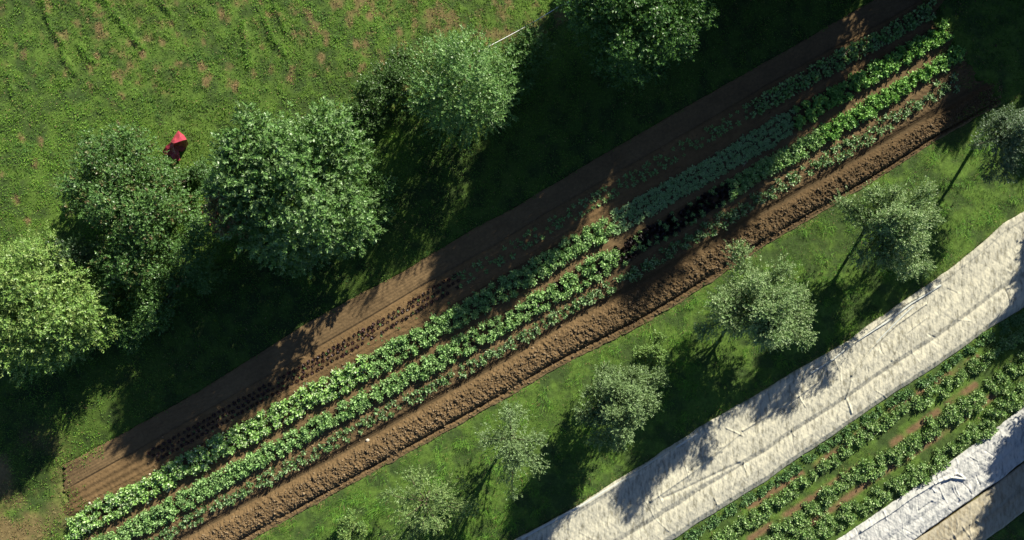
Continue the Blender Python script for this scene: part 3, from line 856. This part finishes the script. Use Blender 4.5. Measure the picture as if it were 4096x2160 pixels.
K = 4096 / 2576.0
def P_(*l): return [(a * K, b * K, c * K, h) for a, b, c, h in l]
OLIVE = [(.11, .22, .055), (.15, .27, .08), (.085, .18, .042), (.20, .31, .125)]
DARKB = [(.09, .19, .045), (.12, .225, .06), (.07, .155, .038)]
LIGHTB = [(.17, .30, .065), (.22, .35, .09), (.14, .25, .05), (.27, .36, .11)]
TANB = DARKB + DARKB + DARKB + [(.17, .13, .06), (.10, .19, .06), (.11, .20, .07)]
bush("round_bush", P_((742, 465, 168, 5.4), (655, 390, 88, 5.2), (815, 385, 92, 4.2), (845, 555, 82, 3.8), (730, 605, 80, 3.2), (615, 470, 72, 5.0), (590, 435, 54, 3.8), (566, 485, 44, 3.2)),
     "largest round bush with big glossy leaves, right of the red tarpaulin", 1101, OLIVE, 19, 14, 11, .22, .165, .07, .45, core=.6, rug=1.5)
bush("spreading_bush", P_((300, 430, 110, 3.0), (240, 490, 85, 2.8), (340, 545, 105, 3.3), (378, 455, 62, 2.3), (310, 660, 85, 2.7), (250, 390, 60, 2.0), (462, 520, 45, 1.4)),
     "spreading bush with brownish sprigs, left of the largest round bush", 1103, TANB, 12, 28, 8, .17, .10, .055, .6, core=.6, rug=1.5)
bush("low_bramble", P_((470, 447, 30, .5), (505, 430, 32, .7), (432, 470, 30, .8)), "low bright green bramble below the red tarpaulin", 1105, [(.07, .15, .04), (.09, .17, .05)], 6, 60, 6, .12, .07, .04, .7, stem=.04)
bush("small_dark_bush", P_((170, 650, 55, 2.4), (205, 640, 32, 2.2)), "small dull green bush between the spreading bush and the pale tree", 1107, [(.05, .10, .035), (.06, .11, .045)], 8, 50, 7, .15, .08, .04)
bush("pale_tree", P_((90, 730, 125, 3.9), (20, 820, 110, 3.6), (170, 800, 85, 3.4), (115, 870, 65, 3.0), (-60, 740, 110, 3.6), (215, 830, 35, 2.8)),
     "pale yellowish green tree at the left edge with visible branches", 1109, LIGHTB, 13, 24, 9, .30, .13, .05, .35, core=.58, rug=1.5, cat="tree", open_=.5, stem=.14)
bush("shaded_shrub", P_((370, 770, 70, 1.6), (310, 830, 55, 1.2), (420, 690, 55, 1.4), (475, 635, 55, 2.2), (515, 580, 48, 2.2), (500, 690, 50, 1.4)), "dark shrub in deep shade between the pale tree and the largest round bush", 1111, DARKB, 7, 40, 7, .16, .09, .045)
bush("red_tinged_bush", P_((570, 545, 48, 4.3), (545, 525, 28, 4.0)), "small yellow green bush with reddish leaves against the largest bush's left side", 1113, [(.14, .17, .06), (.18, .19, .08), (.20, .07, .035), (.12, .16, .05)], 8, 34, 8, .2, .11, .05, sq=.6)
bush("light_shrub", P_((950, 225, 60, 1.2), (1000, 200, 50, 1.2), (905, 280, 45, 1.0), (1010, 150, 40, .8), (930, 290, 45, 1.0)), "low sunlit shrub between the largest bush and the spiky one", 1115, [(.075, .15, .035), (.095, .17, .05)], 8, 46, 7, .14, .085, .045, stem=.04)
bush("spiky_bush", P_((1165, 200, 110, 3.7), (1110, 160, 70, 2.4), (1225, 250, 70, 2.9), (1150, 270, 75, 2.7), (1090, 230, 65, 2.2), (1240, 170, 55, 2.6)),
     "dark bush with upright spiky shoots below the white fence tape", 1117, [(.11, .23, .06), (.14, .27, .08), (.19, .31, .10)], 11, 16, 16, .5, .10, .048, .75, core=.55, rug=1.4)
bush("top_tree", P_((1590, 40, 130, 5.6), (1508, 0, 85, 4.8), (1680, 70, 85, 4.6), (1560, 110, 60, 3.4), (1730, 20, 60, 4.2), (1620, -60, 110, 5.4)),
     "leafy tree cut by the top edge, lit yellow green on its right side", 1119, [(.055, .13, .026), (.075, .165, .032), (.06, .14, .034)], 9, 30, 8, .22, .12, .06, cat="tree", stem=.14)  # leaf colours kept dark in place of shade from the trees above
bush("shade_fill_shrub", P_((1335, 110, 60, 1.4), (1300, 190, 50, 1.0)), "added low shrub standing in for shaded grass between the spiky bush and top tree", 1121, DARKB, 6, 36, 7, .15, .09, .045, stem=.04)  # added shrub, fills a spot that is only grass in shade
bush("dark_sapling", P_((965, 470, 36, 1.5), (960, 530, 30, 1.2)), "dark sapling in the shade against the largest bush's right side", 1123, DARKB, 6, 40, 7, .15, .09, .045, stem=.04)

def spray_crown(branches, rg, dens, nl, slen, ll, lw, cols, fat):
    """leaves on twigs set along curved branches, so the outline stays ragged; branches: list of (p0, p1, p2, colour shift)"""
    L = Leaves()
    for p0, p1, p2, r in branches:
        bl = np.linalg.norm(p2 - p0)
        n = max(8, int(dens * bl))
        t = rg.beta(2.2, 1.1, n)[:, None]
        c = (1 - t) ** 2 * p0 + 2 * t * (1 - t) * p1 + t * t * p2
        tan = unit(2 * (1 - t) * (p1 - p0) + 2 * t * (p2 - p1))
        off = unit(np.cross(tan, rg.normal(0, 1, (n, 3))))
        q = c + off * (fat * r * np.abs(rg.normal(0, 1, (n, 1))) * (1.15 - .75 * t)) + rg.normal(0, .03, (n, 3))
        ax = unit(tan * .75 + off * .55 + np.array([0, 0, .25]) + rg.normal(0, .25, (n, 3)))
        tcol = mixcol(cols, rg, n, .15)
        sl = slen * rg.uniform(.5, 1.3, n)
        a1 = unit(np.cross(ax, rg.normal(0, 1, (n, 3)))); a2 = np.cross(ax, a1)
        for i in range(nl):
            ph = i * 2.4; u = (i + .5) / nl
            pos = q + ax * (sl * u)[:, None]
            out = a1 * math.cos(ph) + a2 * math.sin(ph)
            ld = unit(ax * (.4 + .6 * u) + out * (1.0 - .4 * u) + rg.normal(0, .2, (n, 3)))
            L.add(pos, ld, unit(ax + rg.normal(0, .4, (n, 3))), ll * rg.uniform(.7, 1.2, n), lw * rg.uniform(.75, 1.2, n), tcol * rg.uniform(.85, 1.15, (n, 1)))
    return L

def tree(name, bx, by, h, r, label, seed, cols, trunk_h=1.1, dens=50, nb=30, ll=.088, lw=.042, group="small trees in the orchard grass", loc_img=True, tr=.075, nl=9, slen=.26, cat="tree", fat=.20):
    """tree of ragged branch sprays; bx,by = where the crown shows in the photograph (or its base when loc_img is off)"""
    h *= HF; trunk_h *= 1.25
    rg = rngs(seed)
    if loc_img: X, Y = img2w(bx * K, by * K, h * .62)
    else: X, Y = float(wx(bx * K)), float(wy(by * K))
    e = empty(name, (X, Y, 0)); tag(e, label, cat, group)
    br = []; t = Tubes()
    t.add([(0, 0, -.1), (.02, .01, trunk_h * .5), (0, .03, trunk_h * 1.05), (.03, -.02, trunk_h + (h - trunk_h) * .4)], [tr * 1.25, tr, tr * .9, tr * .45], 8)
    side = rg.uniform(0, 6.28)
    for i in range(nb):
        a = i * 2.39996 + rg.uniform(-.5, .5)
        el = rg.choice([rg.uniform(.05, .5), rg.uniform(.4, 1.0), rg.uniform(.9, 1.5)], p=[.5, .3, .2])
        lob = 1 +   .10 * math.cos(a - side) + .08 * math.cos(3 * a + side)
        ln = rg.uniform(.42, 1.06) * lob
        p0 = np.array([0, 0, trunk_h * rg.uniform(.85, 1.25) + .25 * (h - trunk_h) * rg.rand()])
        p2 = np.array([math.cos(a) * math.cos(el) * r * ln, math.sin(a) * math.cos(el) * r * ln, trunk_h + (h - trunk_h) * min(1, .12 + .9 * math.sin(el)) * rg.uniform(.8, 1.05)])
        p1 = p0 * .5 + p2 * .5 + np.array([0, 0, .18 * r * rg.uniform(.4, 1.4)])
        br.append((p0, p1, p2, r))
        t.add([p0, p0 * .25 + p1 * .5 + p2 * .25, p2], [tr * .42, tr * .26, tr * .06], 5)
    L = spray_crown(br, rg, dens, nl, slen, ll, lw, cols, fat)
    link("crown", L.mesh("crown", M_fine), e)
    link("trunk", t.mesh("trunk", M_bark), e)
    return e
SILV = [(.18, .285, .105), (.235, .34, .14), (.14, .235, .08), (.30, .39, .19)]
SILV2 = [(.17, .255, .10), (.21, .30, .13), (.14, .22, .08)]
tree("orchard_tree", 2545, 340, 3.5, 2.0, "grey green orchard tree at the right edge casting a long trunk shadow", 1201, [(.12, .18, .10), (.15, .21, .13), (.10, .16, .08)], 1.3, 70, 22)
tree("orchard_tree", 2262, 565, 4.1, 2.4, "silvery orchard tree just right of the thin trunk shadow's end", 1203, SILV, .9, 88, 29)
tree("orchard_tree", 1922, 775, 4.3, 2.6, "broad silvery orchard tree, third from the upper right", 1205, SILV, .75, 92, 32)
tree("orchard_tree", 1562, 1012, 4.0, 2.15, "dense pale green orchard tree beside a small yellowish shrub", 1207, SILV2, .65, 95, 27)
tree("yellow_shrub", 1645, 893, 1.5, .85, "small yellowish green shrub touching the dense orchard tree", 1209, [(.16, .27, .07), (.20, .31, .09)], .3, 70, 13, group="shrubs in the orchard grass", cat="shrub", tr=.03, slen=.2)
tree("orchard_tree", 1290, 1120, 3.4, 2.3, "thin open orchard tree showing grass through its crown, upper left of the cream fleece", 1211, SILV2, .6, 30, 16)
tree("orchard_tree", 1065, 1280, 3.2, 2.4, "loose yellowish green orchard tree at the bottom edge", 1213, [(.17, .26, .085), (.21, .29, .10), (.14, .23, .065)], .6, 32, 17)
tree("bottom_shrub", 885, 1335, 1.3, 1.0, "small bright shrub at the bottom edge, left of the loose orchard tree", 1215, [(.18, .27, .07), (.16, .27, .08)], .3, 50, 12, group="shrubs in the orchard grass", cat="shrub", tr=.03, slen=.2)

# trees just beyond the picture, whose shade falls into it
BIGC = [(.06, .12, .03), (.08, .14, .04)]
def beyond(bx, by, h, r, label, seed, th=1.0, dens=70, ll=.17, lw=.09, nb=44):
    tree("field_tree", bx, by, h, r, label, seed, BIGC, th, dens, nb, ll, lw, "trees beyond the edge of the picture", False, .14, 8, .4, fat=.24)
beyond(2240, -340, 8.6, 3.9, "tallest tree beyond the top edge, shading the middle of the beds", 1301)
beyond(2060, -250, 6.6, 3.6, "tree beyond the top edge between the tallest one and the leafy top tree", 1303)
beyond(1830, -170, 5.6, 3.0, "smaller tree beyond the top edge behind the leafy top tree", 1302)
beyond(1645, -190, 6.0, 2.7, "tree beyond the top edge straight above the leafy top tree", 1304)
beyond(2700, -205, 4.1, 3.6, "spreading tree beyond the upper right corner", 1305, .4)
beyond(2390, -150, 2.3, 2.0, "low tree beyond the top edge above the seedbed's far end", 1306, .3)
beyond(2900, -90, 3.9, 3.4, "tree beyond the right edge near the upper right corner", 1307, .4)
beyond(2830, 400, 3.9, 2.2, "orchard tree beyond the right edge above the cream fleece", 1309, .8)
beyond(2800, 850, 4.2, 2.2, "tree beyond the right edge beside the white fleece", 1311, .8)
beyond(2740, 1090, 4.6, 2.8, "tree beyond the lower right corner", 1313, .4)

# ------------------------------------------------------------------ red tarpaulin
M_red = plain_mat("red_tarpaulin", (.30, .025, .05), (.38, .05, .08), 6, .35, .6)
def zp(a, b): return (620 + a * 200 / 1358.0, 480 + b * 200 / 1358.0)
def tarp():
    # (zoom x, zoom y, height)
    P = [(630, 285, .05), (775, 415, .16), (915, 640, .05), (860, 530, .42), (770, 548, .55), (520, 632, .55), (545, 470, .22), (560, 385, .08),
         (690, 470, .40), (640, 560, .50), (850, 745, .02), (740, 860, .02), (650, 840, .06), (600, 700, .20), (500, 720, .22),
         (430, 600, .20), (300, 705, .16), (195, 870, .03), (270, 935, .02), (330, 800, .10), (440, 830, .06), (420, 960, .02), (545, 1130, .02), (690, 1090, .02), (600, 960, .10)]
    V = []
    for a, b, z in P:
        x, y = zp(a, b); z = z * 1.25 + .06; X, Y = img2w(x, y, z); V.append((X, Y, z))
    F = [(0, 7, 6, 8), (0, 8, 1), (1, 8, 4, 3), (6, 5, 9), (6, 9, 8), (8, 9, 4), (9, 5, 4), (1, 3, 2), (3, 4, 13, 10), (3, 10, 2), (4, 5, 14, 13), (13, 12, 11), (13, 11, 10),
         (5, 15, 14), (15, 16, 19), (15, 19, 14), (16, 17, 19), (17, 18, 19), (19, 18, 20), (19, 20, 14), (14, 20, 24), (14, 24, 12), (14, 12, 13), (20, 21, 24), (21, 22, 24), (22, 23, 24), (18, 21, 20), (24, 23, 12), (7, 15, 5, 6)]
    me = bpy.data.meshes.new("red_tarpaulin"); me.from_pydata(V, [], F); me.update()
    import bmesh
    bm = bmesh.new(); bm.from_mesh(me)
    bmesh.ops.triangulate(bm, faces=bm.faces)
    bmesh.ops.subdivide_edges(bm, edges=bm.edges, cuts=3, use_grid_fill=True)
    bmesh.ops.recalc_face_normals(bm, faces=bm.faces)
    rg = rngs(77)
    for v in bm.verts:
        n = float(fbm(np.array(v.co.x * 1.0), np.array(v.co.y), .16, 1401, 2))
        v.co += v.normal * n * .022
    bm.to_mesh(me); bm.free()
    me.materials.append(M_red)
    o = link("red_tarpaulin", me)
    sd = o.modifiers.new("thickness", 'SOLIDIFY'); sd.thickness = .008
    tag(o, "crumpled red tarpaulin lying in the grass against the bushes", "tarpaulin")
tarp()

# ------------------------------------------------------------------ fence tape
M_tape = plain_mat("white_tape", (.75, .76, .74), (.82, .82, .8), 8, .5)
M_post = plain_mat("post_plastic", (.30, .30, .28), (.38, .38, .36), 8, .6)
def fence():
    pts = [(1425, 478), (1650, 352), (1880, 222), (2086, 106), (2231, 30), (2420, -70)]
    w = [img2w(x, y, .55) for x, y in pts]
    e = empty("electric_fence", (w[0][0], w[0][1], 0))
    tag(e, "white fence tape strung from the top tree past the spiky bush", "fence")
    P = []
    zz = [.45, .5, .5, .12, .60, .62]
    for (X, Y), z in zip(w, zz): P.append((X - w[0][0], Y - w[0][1], z))
    fine = []
    for a, b in zip(P[:-1], P[1:]):
        for t in np.linspace(0, 1, 8)[:-1]:
            q = np.array(a) * (1 - t) + np.array(b) * t; q[2] -= .06 * math.sin(math.pi * t); fine.append(q)
    fine.append(np.array(P[-1]))
    tb = Tubes(); tb.add(fine, [.017] * len(fine), 6)
    link("tape", tb.mesh("tape", M_tape), e)
    for i in (0, 2, 4):
        tp = Tubes(); x, y, z = P[i]
        tp.add([(x, y, -.1), (x, y, .4), (x, y, .8)], [.012, .012, .010], 8)
        link("post", tp.mesh("post", M_post), e)
fence()

# ------------------------------------------------------------------ small loose things
M_stone = plain_mat("pale_stone", (.42, .37, .28), (.58, .53, .42), 20, .8)
M_stick = plain_mat("dry_stick", (.35, .29, .2), (.45, .39, .29), 20, .8)
def stone(x, y, r, label, seed):
    rg = rngs(seed)
    import bmesh
    bm = bmesh.new(); bmesh.ops.create_icosphere(bm, subdivisions=2, radius=r)
    for v in bm.verts:
        k = 1 + .25 * float(fbm(np.array(v.co.x + seed), np.array(v.co.y + v.co.z), r, 1501, 2)); v.co = v.co * k
        v.co.x *= 1.3; v.co.z *= .7
    me = bpy.data.meshes.new("stone"); bm.to_mesh(me); bm.free(); me.materials.append(M_stone)
    z = float(surf_z(np.array(x), np.array(y)))
    o = link("stone", me, None, (float(wx(x)), float(wy(y)), z + r * .35)); o.rotation_euler = (0, 0, seed)
    tag(o, label, "stone", "pale stones on the soil")
stone(1471, 1761, .075, "pale rounded stone on the upper edge of the clod ridge", 3)
stone(362, 2010, .05, "pale stone on the tilled soil at the lower left end", 5)
stone(602, 1896, .045, "pale stone just above the upper dense row near its left end", 7)
def stick(x0, y0, x1, y1, z, label, seed):
    X0, Y0 = float(wx(x0)), float(wy(y0)); X1, Y1 = float(wx(x1)), float(wy(y1))
    t = Tubes(); t.add([(0, 0, 0), ((X1 - X0) * .5 + .01, (Y1 - Y0) * .5, .02), (X1 - X0, Y1 - Y0, .01)], [.012, .013, .009], 6)
    o = link("stick", t.mesh("stick", M_stick), None, (X0, Y0, z)); tag(o, label, "stick", "loose sticks")
stick(2971, 667, 2986, 644, .07, "short dry stick on the path between the two dense rows", 1)
stick(3880, 1603, 3903, 1610, .16, "short pale stick lying across the middle bushy row", 2)
stick(3482, 1733, 3502, 1735, .05, "small stick in the gap of the upper bushy row", 3)
